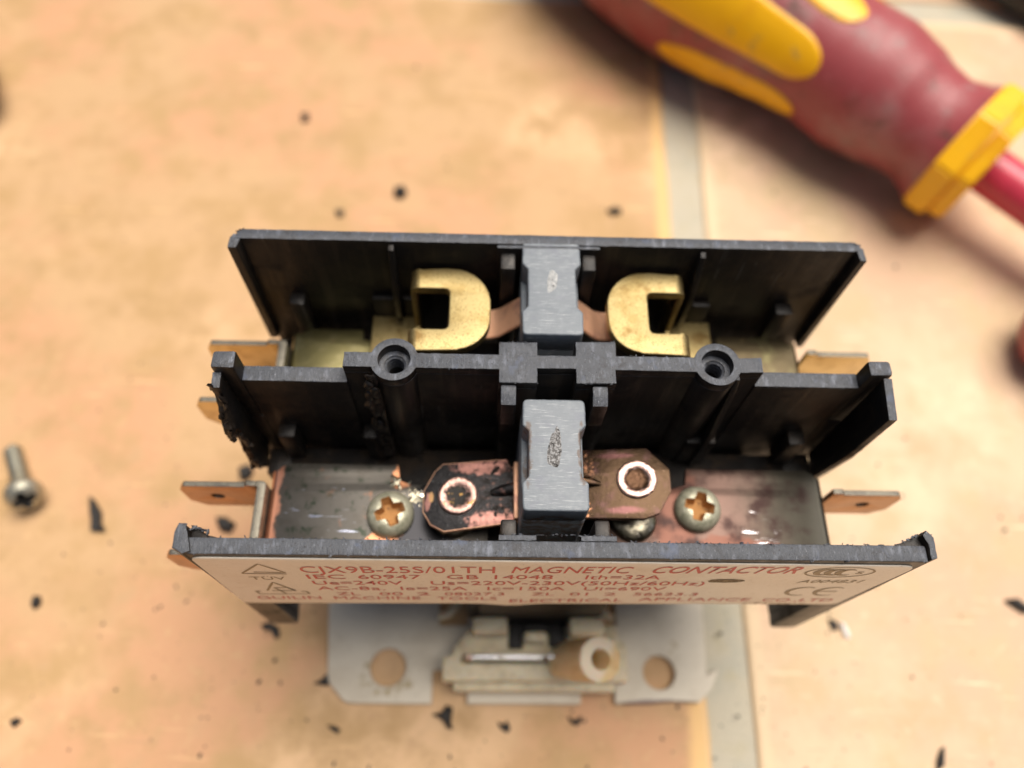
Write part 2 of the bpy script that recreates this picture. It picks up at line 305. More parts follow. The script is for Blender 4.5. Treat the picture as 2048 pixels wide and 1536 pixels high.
def boolean(me, cutter, solver='EXACT'):
    a = bpy.data.objects.new('a', me); b = bpy.data.objects.new('b', cutter); C.objects.link(a); C.objects.link(b)
    md = a.modifiers.new('m', 'BOOLEAN'); md.object = b; md.operation = 'DIFFERENCE'; md.solver = solver
    md.material_mode = 'TRANSFER' if hasattr(md, 'material_mode') else md.material_mode
    dg = bpy.context.evaluated_depsgraph_get(); r = bpy.data.meshes.new_from_object(a.evaluated_get(dg))
    bpy.data.objects.remove(a); bpy.data.objects.remove(b); return r

# ------------------------------------------------------------------ floor: tiles laid on a grout bed
fl = finish(box(-1300, 1300, -1300, 1300, -6, -1.2, 0), 'floor', 'grout', smooth=0)
fl['kind'] = 'structure'; fl['label'] = 'tan clay tile floor with grey grout joints'
TW = 410; rot = R(-1.7)
ju = Vector((math.cos(rot), math.sin(rot))); jv = Vector((-math.sin(rot), math.cos(rot)))
org = Vector((43.6, 60.0))
def tile_mesh(i, j):
    hw = TW/2 - 4.7; pts = roundpoly([(-hw, -hw), (hw, -hw), (hw, hw), (-hw, hw)], 3, 4)
    def wob(p, i=i, j=j): return (p[0] + .7*noise.noise(Vector((p[1]*.03, i*7, j))), p[1] + .7*noise.noise(Vector((p[0]*.03, i*5+3, j))))
    P = []
    n = len(pts)
    for a in range(n):
        A = Vector(pts[a]); B = Vector(pts[(a+1) % n]); k = max(1, int((B-A).length/14))
        P += [wob(tuple(A + (B-A)*q/k)) for q in range(k)]
    return curve_mesh([P], -4, 0, 1.3, bres=3)
for i in range(-2, 2):
    for j in range(-2, 2):
        c = org + ju*((i+.5)*TW) + jv*((j+.5)*TW + 142)
        rightside = i >= 0
        me = tile_mesh(i, j)
        t = finish(me, 'tile', 'tile_b' if rightside else 'tile_a', fl, 60, loc=(c.x, c.y, random.uniform(-.1, 0) if (i, j) != (-1, -1) else 0))
        t.rotation_euler.z = rot
        me.materials.append(K['glaze'])
        hw = (TW/2 - 4.7) * S
        for p in me.polygons:
            if i < 0 and max(abs(p.center.x), abs(p.center.y)) > hw - 1.4*S and p.normal.z < .999: p.material_index = 1
# ------------------------------------------------------------------ the contactor
ct = thing('magnetic_contactor', 'opened black magnetic contactor with cream rating label, burnt copper contacts and grey carriers', 'contactor')
X = [-45.3, 45.3]
# base slab of the housing
slab = finish(join([box(-41.0, 41.0, 2.15, 25.0, 44, 47.25, .1), box(-41.0, 41.0, 28.2, 45.95, 44, 47.25, .1), box(-44.8, -41.05, 20.5, 24.9, 44, 47.2, .2), box(41.05, 45.6, 20.5, 25.4, 44, 47.2, .2), box(-45.6, -41.05, 43.5, 45.95, 44, 47.2, .2), box(41.05, 45.6, 43.5, 45.95, 44, 47.2, .2)]), 'housing_base', 'black', ct)
# front wall with its two legs
def frontbottom(x): return 48.6 + .03*x
prof = roundpoly([(-45.2, 76), (-46.0, 27), (-41.2, 27), (-41.2, frontbottom(-41)), (41.8, frontbottom(41)), (42.0, 27), (46.6, 27), (45.8, 76)], [.5, 1.2, 1.0, .4, .4, 1.4, 1.0, .9])
prof = rough(prof, 1.0, .05)
front = curve_mesh([prof], -2.05, 0, .18, XZ)
parts = [front, box(-45.8, -41.4, 2.1, 11, 27.1, 47, .3), box(42.2, 46.4, 2.1, 11, 27.1, 47, .3)]
# thicker pads and guide ribs inside
for (a, b) in ((-7.3, -2.7), (2.8, 7.2)): parts.append(curve_mesh([rough([(a, 2.08), (b, 2.08), (b, 2.75), (a, 2.75)], .5, .06)], 60, 76.03, .08))
for (a, b) in ((-7.0, -5.0), (4.9, 6.9)): parts.append(box(a, b, 2.85, 5.6, 47.3, 73.2, .3))
# torn return lips at both ends
parts.append(curve_mesh([rough([(-46.2, .6), (-44.9, -.1), (-44.0, .25), (-44.6, 2.2), (-45.0, 3.4), (-45.9, 3.7), (-46.25, 2.6)], .4, .08)], 62, 76.4, .1))
parts.append(curve_mesh([rough([(-44.5, 2.06), (-40.6, 2.06), (-42.6, 2.5), (-44.2, 3.5), (-44.7, 3.5)], .35, .14)], 66, 75.2, .08))
parts.append(curve_mesh([rough([(46.6, .4), (46.75, 3.0), (46.0, 3.9), (45.4, 3.3), (45.85, 2.2), (45.85, .2)], .4, .09)], 62, 76.3, .1))
parts.append(curve_mesh([rough([(45.8, 2.06), (41.4, 2.06), (43.4, 2.6), (45.5, 3.7)], .35, .14)], 66, 75.0, .08))
parts.append(burrs([((-42, 2.05), (-8, 2.05)), ((8, 2.05), (43, 2.05)), ((-7.3, 2.8), (7.2, 2.8)), ((-44, .05), (45, .05))], 170, 76.0, .17)); parts.append(burrs([((-46.1, 3.6), (-45, 3.5)), ((46.8, 3.4), (45.5, 3.6)), ((-42, 2.6), (-44.5, 3.4)), ((43, 2.6), (45.5, 3.6))], 40, 75.8, .28))
fw = finish(join(parts), 'housing_wall', 'black', ct, m2='lit_top', topz=75.6)
fw['label'] = 'front housing wall with two legs, carrying the cream label'

# middle wall
bx = 3.25
def bossarc(cx, cy, a0, a1): return arc(cx, cy, bx, a0, a1, 14)
yl, yh = 25.55, 27.8
al = math.degrees(math.asin((yl-26.8)/bx)); ah = math.degrees(math.asin((yh-26.8)/bx))
out = [(-28.5, yl)] + bossarc(-21.7, 26.8, 180-al, 360+al) + [(-7.45, yl), (-7.45, 23.55), (-2.3, 23.55), (-2.3, yl+.25), (2.95, yl+.25), (2.95, 23.6), (8.35, 23.7), (8.35, yl+.2)]
out += bossarc(22.5, 26.95, 180-al, 360+al) + [(28.7, yl+.25), (28.7, yh+.3)] + bossarc(22.5, 26.95, ah, 180-ah)
out += [(8.55, yh+.1), (8.55, 30.1), (3.05, 30.0), (3.0, yh), (-2.25, yh), (-2.25, 29.8), (-7.5, 29.75), (-7.5, yh)] + bossarc(-21.7, 26.8, ah, 180-ah) + [(-28.5, yh)]
out = rough(out, .7, .05)
top = curve_mesh([out, circle(-21.7, 26.8, 2.2)[::-1], circle(22.5, 26.95, 2.2)[::-1]], 74.2, 76, .09)
mid = curve_mesh([[(p[0]*.9999, p[1]) for p in out], circle(-21.7, 26.8, 1.5)[::-1], circle(22.5, 26.95, 1.5)[::-1]], 43, 74.199, .01)
parts = [top, mid]
for cx, cy in ((-21.7, 26.8), (22.5, 26.95)):      # thread rings in the bore
    for k in range(9):
        parts.append(lathe([(1.52, 74.0-k*.8), (1.22, 73.75-k*.8), (1.52, 73.4-k*.8)], 28, cx, cy))
parts.append(curve_mesh([rough([(-42.9, 25.2), (-28.51, 25.2), (-28.51, 27.5), (-42.9, 27.5)], .6, .05)], 43, 71.9, .1))
parts.append(curve_mesh([rough([(28.71, 25.6), (43.6, 25.6), (43.6, 27.9), (28.71, 27.9)], .6, .05)], 43, 72.1, .1))
parts.append(box(-46.1, -42.91, 25.0, 27.6, 60, 76, .45, .1)); parts.append(box(43.61, 47.0, 25.7, 28.1, 60, 75.9, .5, .12))
parts.append(box(-46.0, -42.92, 25.1, 27.5, 43, 59.9, .1)); parts.append(box(43.62, 46.9, 25.8, 28.0, 43, 59.9, .1))
# guide ribs, low blocks and gussets
for (a, b) in ((-7.2, -5.1), (5.2, 7.3)):
    parts.append(curve_mesh([rough([(20.9, 74.6), (22.4, 75.3), (23.5, 75.3), (23.5, 47.3), (22.2, 47.3), (22.2, 66), (20.9, 68)], .8, .06)], a, b, .2, YZ))
for (a, b) in ((-41.3, -38.7), (-28.2, -25.8), (38.9, 41.5), (22.5, 27.2)): parts.append(box(a, b, 23.2, 25.6, 47.3, 56.5, .25, .05))
parts.append(curve_mesh([rough([(24.9, 75.3), (24.2, 73.5), (23.2, 66), (22.4, 60), (22.6, 47.5), (26, 47.5), (26, 75.3)], .8, .05)], 24.7, 25.6, .2, YZ))
parts.append(curve_mesh([rough([(24.9, 74.5), (23.9, 70), (23.4, 60), (23.6, 47.5), (26, 47.5), (26, 74.5)], .8, .2)], -24.7, -23.7, .3, YZ))
# right and left return flanges
parts.append(curve_mesh([rough([(19.8, 74.2), (25.6, 75.2), (25.6, 47.3), (21.2, 45.6), (19.8, 60)], .9, .05)], 45.7, 46.9, .12, YZ))
parts.append(curve_mesh([rough([(25.0, 74.6), (22.9, 74.2), (22.6, 72), (21.2, 69.5), (20.2, 67.5), (19.6, 65.5), (20.6, 64.9), (21.6, 63.6), (21.3, 60), (20.6, 56), (20.0, 51), (22.2, 46.0), (25.0, 47.3)], .45, .22)], -46.1, -44.9, .12, YZ))
parts.append(burrs([((-7.4, 29.7), (-2.3, 29.8)), ((3, 30.0), (8.4, 30.1)), ((-7.4, 23.6), (-2.3, 23.6)), ((3, 23.6), (8.3, 23.7)), ((-17, 25.6), (-7.5, 25.6)), ((9, 28), (18, 28))], 90, 76.0, .13)); parts.append(burrs([((-42, 25.3), (-29, 25.3)), ((29, 25.7), (43, 25.7))], 40, 71.9, .14))
mw = finish(join(parts), 'housing_wall', 'black', ct, m2='lit_top', topz=71.4)
mw['label'] = 'middle housing wall with two round screw bosses'
# melted dribbles down the left boss
bmx = bmesh.new()
for k in range(34):
    t = k/33; p = Vector((-24.8 - .6*t + .5*math.sin(k*1.9), 24.2 - 1.0*t + .35*math.sin(k*2.7), 75.2 - 26*t)); r = .55 + .45*abs(noise.noise(Vector((k*.7, 1, 2))))*2
    m4 = Matrix.Translation(p) @ Matrix.Diagonal((r*.9, r*.7, r*2.0, 1)); bmesh.ops.create_icosphere(bmx, subdivisions=2, radius=1, matrix=m4)
for v in bmx.verts: v.co += Vector([noise.noise(v.co*.8 + Vector((q*9, 0, 0)))*.5 for q in range(3)])
me = bpy.data.meshes.new('m'); bmx.to_mesh(me); bmx.free(); finish(me, 'melted_bead', 'black', ct)
bmx = bmesh.new(); edge = [(22.9, 74.0), (21.6, 70.5), (20.2, 67.5), (19.3, 65.2), (20.4, 64.0), (21.4, 62.5), (21.0, 58.5), (20.4, 54.5), (20.3, 51), (21.8, 47.5)]
for (a, b) in zip(edge, edge[1:]):
    for k in range(2):
        t = k/2 + random.uniform(-.1, .1); r_ = random.uniform(.3, .6)
        p = Vector((-45.4 + random.uniform(-.7, .5), a[0]+(b[0]-a[0])*t + random.uniform(-.35, .25), a[1]+(b[1]-a[1])*t))
        bmesh.ops.create_icosphere(bmx, subdivisions=2, radius=1, matrix=Matrix.Translation(p) @ Matrix.Diagonal((r_*.9, r_*.7, r_*random.uniform(2, 4), 1)))
for v in bmx.verts: v.co += Vector([noise.noise(v.co*1.1 + Vector((q*9, 0, 0)))*.5 for q in range(3)])
me = bpy.data.meshes.new('m'); bmx.to_mesh(me); bmx.free(); o = finish(me, 'melted_edge', 'black', mw); o['label'] = 'ragged melted left edge of the middle wall'

# back wall
outb = rough([(-46.2, 46.2), (45.9, 46.4), (46.5, 46.9), (46.3, 47.6), (45.6, 48.1), (0, 48.0), (-44.8, 47.9), (-45.9, 47.4)], .9, .05)
parts = [curve_mesh([outb], 43, 76, .12)]
parts.append(curve_mesh([rough([(-7.9, 45.5), (7.2, 45.6), (7.2, 46.15), (-7.9, 46.05)], .6, .04)], 60, 76.02, .08))
parts.append(curve_mesh([rough([(-46.9, 44.6), (-45.7, 44.6), (-45.3, 46.3), (-46.3, 47.2), (-46.85, 46.4)], .5, .06)], 49.5, 75.9, .12))
parts.append(curve_mesh([rough([(46.9, 44.8), (46.0, 44.8), (45.7, 46.5), (46.2, 47.5), (46.85, 46.9)], .5, .07)], 49.5, 75.9, .12))
for (a, b) in ((-7.4, -5.2), (4.7, 6.7)): parts.append(curve_mesh([[(45.5, 74.7), (43.0, 74.4), (42.6, 73.5), (42.9, 60), (43.4, 47.3), (45.5, 47.3)]], a, b, .25, YZ))
for (a, b) in ((-24.0, -23.1), (22.3, 23.2)): parts.append(curve_mesh([[(46.1, 75.3), (45.3, 75.0), (43.9, 69), (43.1, 66), (43.1, 60), (45, 56), (46.1, 56)]], a, b, .15, YZ))
for (a, b) in ((-41.0, -38.6), (-27.9, -24.2), (-22.9, -20.6), (24.3, 27.3), (38.0, 40.8)): parts.append(box(a, b, 45.1 if abs(a) < 30 else 43.9, 46.1, 47.3, 62, .25, .05))
for (a, b) in ((-40.6, -38.9), (38.4, 40.2)): parts.append(box(a, b, 44.2, 46.0, 47.3, 57, .2))
parts.append(burrs([((-45, 46.3), (45, 46.4)), ((-46, 47.4), (-45, 47.9)), ((45, 48), (46.4, 47.5)), ((-7.8, 45.6), (7.2, 45.6))], 110, 76.0, .14))
bw = finish(join(parts), 'housing_wall', 'black', ct, m2='lit_top', topz=75.4)
bw['label'] = 'back housing wall with thin inner ribs'

# ---------------------------------------------------------------- rating label
lp = roundpoly([(-44.5, 74.9), (-45.3, frontbottom(-45)-.4), (44.6, frontbottom(44)-.1), (45.0, 74.5)], [1.6, 1.2, 1.6, 2.2])
lab = []
for p in lp: lab.append(p)
def seglabel(pts):
    o = []
    for i, p in enumerate(pts):
        q = pts[(i+1) % len(pts)]; n = max(1, int(math.dist(p, q)/2))
        for k in range(n):
            x = p[0]+(q[0]-p[0])*k/n; z = p[1]+(q[1]-p[1])*k/n
            if z < 52 and -12 < x < 4: z -= 1.6*math.exp(-((x+5)/3.0)**2)
            o.append((x, z))
    return o
lb = finish(curve_mesh([seglabel(lab)], .02, .22, .06, XZ), 'rating_label', 'paper', ct)
def ptext(body, x0, x1, z, h, m='red_ink', shear=0, bold=.0, slope=.036, name='lettering'):
    cu = bpy.data.curves.new('t', 'FONT'); cu.body = body; cu.size = 1; cu.offset = bold; cu.resolution_u = 3
    ob = bpy.data.objects.new('t', cu); C.objects.link(ob)
    dg = bpy.context.evaluated_depsgraph_get(); me = bpy.data.meshes.new_from_object(ob.evaluated_get(dg))
    bpy.data.objects.remove(ob)
    xs = [v.co.x for v in me.vertices]; ys = [v.co.y for v in me.vertices]
    ax, bx_ = min(xs), max(xs); cap = max(ys); z += 1.0*max(0, (z-50)/17); h *= .93
    for v in me.vertices:
        yy = v.co.y/cap*h; x = x0 + (v.co.x-ax)/(bx_-ax)*(x1-x0) + shear*yy
        v.co = Vector((x, -.26, z + yy + slope*(x-x0)))
    return me
rows = []
T = lambda *a, **k: rows.append(ptext(*a, **k))
T('CJX9B-25S/01TH', -32.4, -7.6, 66.7, 3.7, bold=0); T('MAGNETIC', -5.5, 9.5, 67.7, 3.7, shear=.1, bold=0); T('CONTACTOR', 12.2, 31.0, 68.4, 3.9, shear=.18, bold=.008)
for a in (('IEC', -32.3, -27.3), ('60947', -25.6, -17.3), ('GB', -13.9, -9.7), ('14048', -7.6, 0.1), ('Ith=32A', 4.4, 14.3)): T(a[0], a[1], a[2], 63.4+.036*(a[1]+32), 2.5, bold=0)
for a in (('Ue=240V', -32.2, -20.0), ('Us=220V-230V(50Hz/60Hz)', -16.2, 21.0)): T(a[0], a[1], a[2], 60.0+.036*(a[1]+32), 2.5, bold=.003)
for a in (('AC-8a.', -32.3, -22.8), ('Ie=25A', -20.6, -11.3), ('Ic=150A', -8.5, 2.4), ('Ui=690V', 5.0, 16.4)): T(a[0], a[1], a[2], 56.7+.036*(a[1]+32), 2.35)
for a in (('ZL', -30.1, -26.8), ('00', -24.0, -20.6), ('2', -18.6, -16.7), ('08027.3', -14.6, -6.0), ('ZL', -2.1, 1.2), ('01', 3.4, 6.0), ('2', 8.3, 10.1), ('56623.3', 12.6, 21.8)): T(a[0], a[1], a[2], 53.3+.036*(a[1]+32), 2.1)
for a in (('GUILIN', -42.3, -32.9), ('MACHINE', -31.0, -18.3), ('TOOLS', -15.9, -7.0), ('APPLIANCE', 14.0, 30.5), ('CO.,LTD', 32.4, 42.8)): T(a[0], a[1], a[2], 50.2+.022*(a[1]+42), 2.2)
T('ELECTRICAL', -5.1, 11.7, 49.3, 2.4, slope=.09)
t_ = finish(join(rows), 'lettering', 'red_ink', lb, 0); t_['label'] = 'red printed rating text'
def stroke(pts, w=.28, closed=False, ws=None):
    bm = bmesh.new(); P = [Vector((p[0], p[1])) for p in pts]; n = len(P); L_ = []; R_ = []
    for i, p in enumerate(P):
        a = P[(i-1) % n] if (closed or i > 0) else p; b = P[(i+1) % n] if (closed or i < n-1) else p
        t = (b-a).normalized(); q = Vector((-t.y, t.x)) * (ws[i] if ws else w)/2
        L_.append(bm.verts.new((p.x+q.x, -.26, p.y+q.y))); R_.append(bm.verts.new((p.x-q.x, -.26, p.y-q.y)))
    for i in range(n if closed else n-1):
        j = (i+1) % n; bm.faces.new((L_[i], L_[j], R_[j], R_[i]))
    me = bpy.data.meshes.new('s'); bm.to_mesh(me); bm.free(); return me
def dens(pts, closed):
    o = []; n = len(pts)
    for i in range(n if closed else n-1):
        a = Vector(pts[i]); b = Vector(pts[(i+1) % n]); o += [tuple(a + (b-a)*k/6) for k in range(6)]
    if not closed: o.append(pts[-1])
    return o
def mark(ms, label):
    o = finish(join(ms), 'certification_mark', 'brown_ink', lb, 0); o['label'] = label
B = 'brown_ink'
mark([ptext('TÜV', -40.0, -35.3, 62.6, 2.2), stroke(dens([(-40.3, 67.0), (-37.0, 72.2), (-34.6, 67.6), (-38.6, 67.8)], False), .32), stroke([(-40.3, 66.9), (-37.5, 66.8), (-34.6, 66.9)], .3)], 'brown triangle with letters below it')
mark([stroke(dens([(-39.6, 56.3), (-37.6, 61.8), (-35.6, 56.4)], True), .35), stroke(dens([(-38.0, 58.3), (-36.4, 58.4), (-35.6, 56.4)], False), .28), stroke(dens([(-38.2, 58.4), (-37.4, 54.4)], False), .28), stroke(dens([(-40.7, 55.8), (-41.4, 55.8), (-41.2, 53.9), (-34.0, 54.4), (-34.2, 56.0), (-34.9, 56.0)], False), .28)], 'brown triangle on a bracket line')
ms = [stroke([(36.5+4.3*math.cos(a*math.pi/24), 71.0+2.7*math.sin(a*math.pi/24)+.036*4.3*math.cos(a*math.pi/24)) for a in range(48)], .3, True), ptext('s', 38.7, 39.6, 69.2, 1.3)]
for cx in (34.6, 36.0, 37.4):
    A = [50+260*k/16 for k in range(17)]
    ms.append(stroke([(cx+1.1*math.cos(R(a))+.1, 71.0+1.5*math.sin(R(a))) for a in A], ws=[.15+.75*math.sin(math.pi*k/16) for k in range(17)]))
mark(ms, 'brown oval with three crescents')
mark([ptext('A004831', 33.1, 41.4, 63.9, 1.9, shear=.2)], 'brown printed approval number')
A = [60+240*k/18 for k in range(19)]; W_ = [.2+.45*math.sin(math.pi*k/18) for k in range(19)]
mark([stroke([(36.0+2.0*math.cos(R(a)), 59.2+2.7*math.sin(R(a))) for a in A], ws=W_), stroke([(40.0+2.0*math.cos(R(a)), 59.3+2.7*math.sin(R(a))) for a in A], ws=W_), stroke([(38.2, 59.3), (40.9, 59.4)], .4)], 'brown rounded two letter mark')
# worn scuff on the label
bm = bmesh.new(); pr = []
for k in range(28):
    a = 2*math.pi*k/28; rr = 1 + .25*noise.noise(Vector((math.cos(a)*2, math.sin(a)*2, 5))); pr.append(bm.verts.new((23.4+2.5*rr*math.cos(a), -.25, 65.4+1.1*rr*math.sin(a)+.05*math.cos(a))))
bm.faces.new(pr); me = bpy.data.meshes.new('s'); bm.to_mesh(me); bm.free(); finish(me, 'scuff', 'scuff', lb, 0)

# ---------------------------------------------------------------- moving carriers
def carrier(yo, zt, seed, grx, gry, gm):
    up = rough(roundpoly([(-4.25, 6.4), (4.25, 6.4), (4.3, 10.1), (3.5, 11.0), (3.45, 17.3), (4.25, 18.2), (4.2, 22.0), (-4.2, 22.0), (-4.25, 18.2), (-3.45, 17.3), (-3.5, 11.0), (-4.35, 10.1)], [.7, .7, .5, .4, .4, .5, .8, .8, .5, .4, .4, .5], 4), .5, .035)
    up = [(p[0], p[1]+yo) for p in up]
    lo = roundpoly([(-4.25, 6.35), (4.25, 6.35), (4.25, 22.05), (-4.25, 22.05)], .6, 4); lo = [(p[0], p[1]+yo) for p in lo]
    o = finish(join([curve_mesh([up], zt-4.5, zt, .28, bres=3), curve_mesh([lo], 47.5, zt-4.51, .3)]), 'contact_carrier', 'grey', ct)
    # gouge in its top: a shallow rough scab
    bm = bmesh.new(); cx, cy = (.0, 15.2+yo); n = 26; rings = []
    for q, f in enumerate((1, .75, .45, .15)):
        ring = []
        for k in range(n):
            a = 2*math.pi*k/n; rr = (1 + .35*noise.noise(Vector((math.cos(a)*1.5, math.sin(a)*1.5, seed))))*f
            y = gry*rr*math.sin(a); x = grx*rr*math.cos(a)*(1-.45*y/gry if gry > 2 else 1) + .25*(y/gry)
            ring.append(bm.verts.new((cx+x, cy+y, zt + .004 + (.12*random.random() if q else 0))))
        rings.append(ring)
    for a, b in zip(rings, rings[1:]):
        for k in range(n): bm.faces.new((a[k], a[(k+1) % n], b[(k+1) % n], b[k]))
    bm.faces.new(rings[-1]); me = bpy.data.meshes.new('g'); bm.to_mesh(me); bm.free(); finish(me, 'gouge', gm, o, 30)
    return o
c1 = carrier(0, 74.3, 3.3, .95, 2.8, 'pit'); c1['label'] = 'front grey carrier holding the charred contact bridge'
c2 = carrier(24.7, 76.0, 8.1, .8, 1.8, 'pit2'); c2['label'] = 'rear grey carrier between the two brass hooks'

# ---------------------------------------------------------------- contact bridges
def lift(me, z0, k):
    for v in me.vertices: v.co.z += z0 + k*v.co.x
    return me
pl = rough(roundpoly([(-18.2, 11.0), (-18.2, 14.2), (-16.6, 17.3), (-15.4, 18.4), (-5.9, 18.9), (-5.3, 17.6), (-3.0, 17.0), (-3.0, 9.3), (-14.9, 7.9), (-17.0, 9.0)], .25, 2), .7, .03)
b1 = finish(lift(curve_mesh([pl], -1.0, 0, .13), 60.3, .12), 'contact_bridge', 'bridge_left', ct); b1.data.materials.append(K['copper'])
for p in b1.data.polygons:
    if -.2 < p.normal.z < .93: p.material_index = 1
b1['label'] = 'charred left half of the front copper bridge'
rdg = finish(lift(tube([(-8.2, 13.6, -.15), (-6.5, 13.9, .0), (-4.2, 14.3, .05)], [.5, .9, 1.0], 16), 60.3, .12), 'pressed_ridge', 'bridge_left', b1)
pr_ = rough(roundpoly([(3.0, 9.6), (13.9, 9.2), (16.0, 10.0), (17.9, 13.2), (17.9, 16.6), (14.8, 20.0), (3.0, 20.0)], .3, 2), .7, .03)
b2 = finish(lift(curve_mesh([pr_], -1.0, 0, .13), 60.3, .12), 'contact_bridge', 'bridge_right', ct); b2['label'] = 'brown tinted right half of the front copper bridge'
finish(lift(tube([(4.2, 14.9, .05), (6.0, 14.9, .0), (7.8, 14.6, -.2)], [1.0, .9, .4], 16), 60.3, .12), 'pressed_ridge', 'bridge_right', b2)
for (cx, cy, m, par) in ((-13.1, 13.3, 'rivet_left', b1), (13.0, 15.1, 'rivet_right', b2)):
    me = lathe([(2.9, -.3), (2.92, .2), (2.8, .45), (2.5, .54), (2.0, .50), (1.7, .3), (1.5, .12), (1.0, .05), (0, .10)], 44, cx, cy)
    for v in me.vertices:
        nz = noise.noise(v.co*2.0); v.co.z += .10*nz; v.co.x += .06*noise.noise(v.co*1.7+Vector((5, 0, 0)))
    finish(lift(me, 60.3, .12), 'rivet', m, par, 60)
finish(join([box(-4.9, -4.25, 9.2, 17.8, 55, 61.5, .15)]), 'spring_clip', 'copper', ct)
# rear bridge: strip that climbs to the carrier
def strip(sgn):
    sec = [(9.6, 64.6), (8.6, 64.7), (7.4, 65.2), (5.6, 67.3), (4.4, 68.6), (3.2, 69.6)]
    bm = bmesh.new(); V = []
    for i, (x, z) in enumerate([(15.2, 64.6), (13, 64.6)] + sec):
        V.append([bm.verts.new((sgn*x, y, z+dz)) for (y, dz) in ((36.9, 0), (41.9, 0), (41.9, -.9), (36.9, -.9))])
    for a, b in zip(V, V[1:]):
        for k in range(4): bm.faces.new((a[k], a[(k+1) % 4], b[(k+1) % 4], b[k]))
    bm.faces.new(V[0]); bm.faces.new(V[-1]); bmesh.ops.recalc_face_normals(bm, faces=bm.faces)
    ed = [e for e in bm.edges if abs((e.verts[0].co-e.verts[1].co).x) > .1]
    bmesh.ops.bevel(bm, geom=ed, offset=.15, segments=2, affect='EDGES')
    me = bpy.data.meshes.new('s'); bm.to_mesh(me); bm.free(); return me
for s in (-1, 1):
    o = finish(strip(s), 'contact_bridge', 'copper', ct, 60)
    o['label'] = 'bent clean copper bridge arm at the ' + ('left' if s < 0 else 'right') + ' of the rear carrier'

# ---------------------------------------------------------------- fixed brass hooks (rear)
def hook(s):
    o = [(20.0, 45.3), (15.6, 45.6)] + [(14.8+ -6.1*math.sin(R(a)), 39.4+6.2*math.cos(R(a))) for a in range(12, 90, 12)] + [(8.7, 38.2)] + [(14.0 - 5.3*math.cos(R(a)), 37.0-5.5*math.sin(R(a))) for a in range(10, 84, 12)] + [(13.6, 31.4), (20.0, 31.2), (20.0, 34.9)]
    slot = roundpoly([(20.0, 34.9), (14.9, 34.9), (14.9, 41.9), (20.0, 41.9)], [0, .9, .9, 0], 5)
    pts = [(-x if s < 0 else x, y) for x, y in (o[:-1] + slot)]
    plate_ = curve_mesh([pts], 68.8, 70.5, .22, bres=3)
    side = roundpoly([(31.25, 55.45), (45.25, 55.45), (45.25, 69.2), (41.95, 69.2), (41.95, 59), (34.95, 59), (34.95, 69.2), (31.25, 69.2)], .3, 2)
    x0, x1 = (-20.9, -20.0) if s < 0 else (20.0, 20.9)
    sd_ = curve_mesh([side], x0, x1, .2, YZ, 2)
    fillet = []
    for (ya, yb) in ((31.25, 34.9), (41.95, 45.3)):
        n = 6; bm = bmesh.new(); V = []
        for k in range(n+1):
            a = R(90*k/n); V.append([bm.verts.new((s*(19.4+1.5*math.sin(a)), y, 69.0+1.5*math.cos(a))) for y in (ya, yb)])
        ctr = [bm.verts.new((s*19.4, y, 69.0)) for y in (ya, yb)]
        for a, b in zip(V, V[1:]):
            bm.faces.new((a[0], a[1], b[1], b[0])); bm.faces.new((a[0], b[0], ctr[0])); bm.faces.new((a[1], b[1], ctr[1]))
        bmesh.ops.recalc_face_normals(bm, faces=bm.faces); m_ = bpy.data.meshes.new('f'); bm.to_mesh(m_); bm.free(); fillet.append(m_)
    # trim plate so that the bend takes over: keep as is, the bend stands outside the plate edge
    for v in plate_.vertices:
        if abs(v.co.x) > 19.3: v.co.x = s*min(abs(v.co.x), 19.45)
    foot = curve_mesh([[(s*x, y) for x, y in [(20.8, 45.0), (20.8, 31.3), (28.2, 31.3), (28.2, 45.0)]]], 55.4, 57, .15)
    return join([plate_, sd_, foot] + fillet)
for s in (-1, 1):
    o = finish(hook(s), 'fixed_contact', 'brass', ct, 35)
    o['label'] = ('left' if s < 0 else 'right') + ' brass hook shaped contact beside the rear carrier'

# ---------------------------------------------------------------- terminal strips, pads, screws, blades
def tstrip(s, yo, m, front):
    xo = 40.9 if s < 0 else 43.0
    if front: o = [(xo, 2.4), (xo, 19.0), (xo-1.2, 19.8), (22.6, 19.8), (22.2, 17.2), (20.5, 16.6), (8.5, 16.2), (8.5, 5.5), (18, 4.2), (21, 2.4)]
    else: o = [(xo, 2.4), (xo, 18.2), (xo-1.6, 19.5), (30.2, 19.5), (30.0, 17.6), (28.25, 17.2), (28.25, 5), (26, 3.6)]
    pts = rough([(s*x, y+yo) for x, y in o], 1.2, .04)
    pl_ = curve_mesh([pts], 52.8, 54, .14)
    n = 8; bm = bmesh.new(); V = []; ya, yb = 3.4+yo, 18.6+yo
    for k in range(n+1):
        a = R(90*k/n); V.append([bm.verts.new((s*(xo-.15+1.3*math.sin(a)), y, 52.7+1.3*math.cos(a)-.01)) for y in (ya, yb)])
    V.append([bm.verts.new((s*(xo+1.15), y, 46.5)) for y in (ya, yb)]); V.append([bm.verts.new((s*(xo+.1), y, 46.5)) for y in (ya, yb)]); V.append([bm.verts.new((s*(xo+.1), y, 52.7)) for y in (ya, yb)])
    V.append(V[0])
    for a, b in zip(V, V[1:]): bm.faces.new((a[0], a[1], b[1], b[0]))
    for e in (0, 1): bm.faces.new([v[e] for v in V[:-1]])
    bmesh.ops.recalc_face_normals(bm, faces=bm.faces); m_ = bpy.data.meshes.new('f'); bm.to_mesh(m_); bm.free()
    return finish(join([pl_, m_]), 'terminal_strip', m, ct, 35)
ts = {}
ts[(-1, 0)] = tstrip(-1, 0, 'strip_left', True); ts[(1, 0)] = tstrip(1, 0, 'strip_right', True)
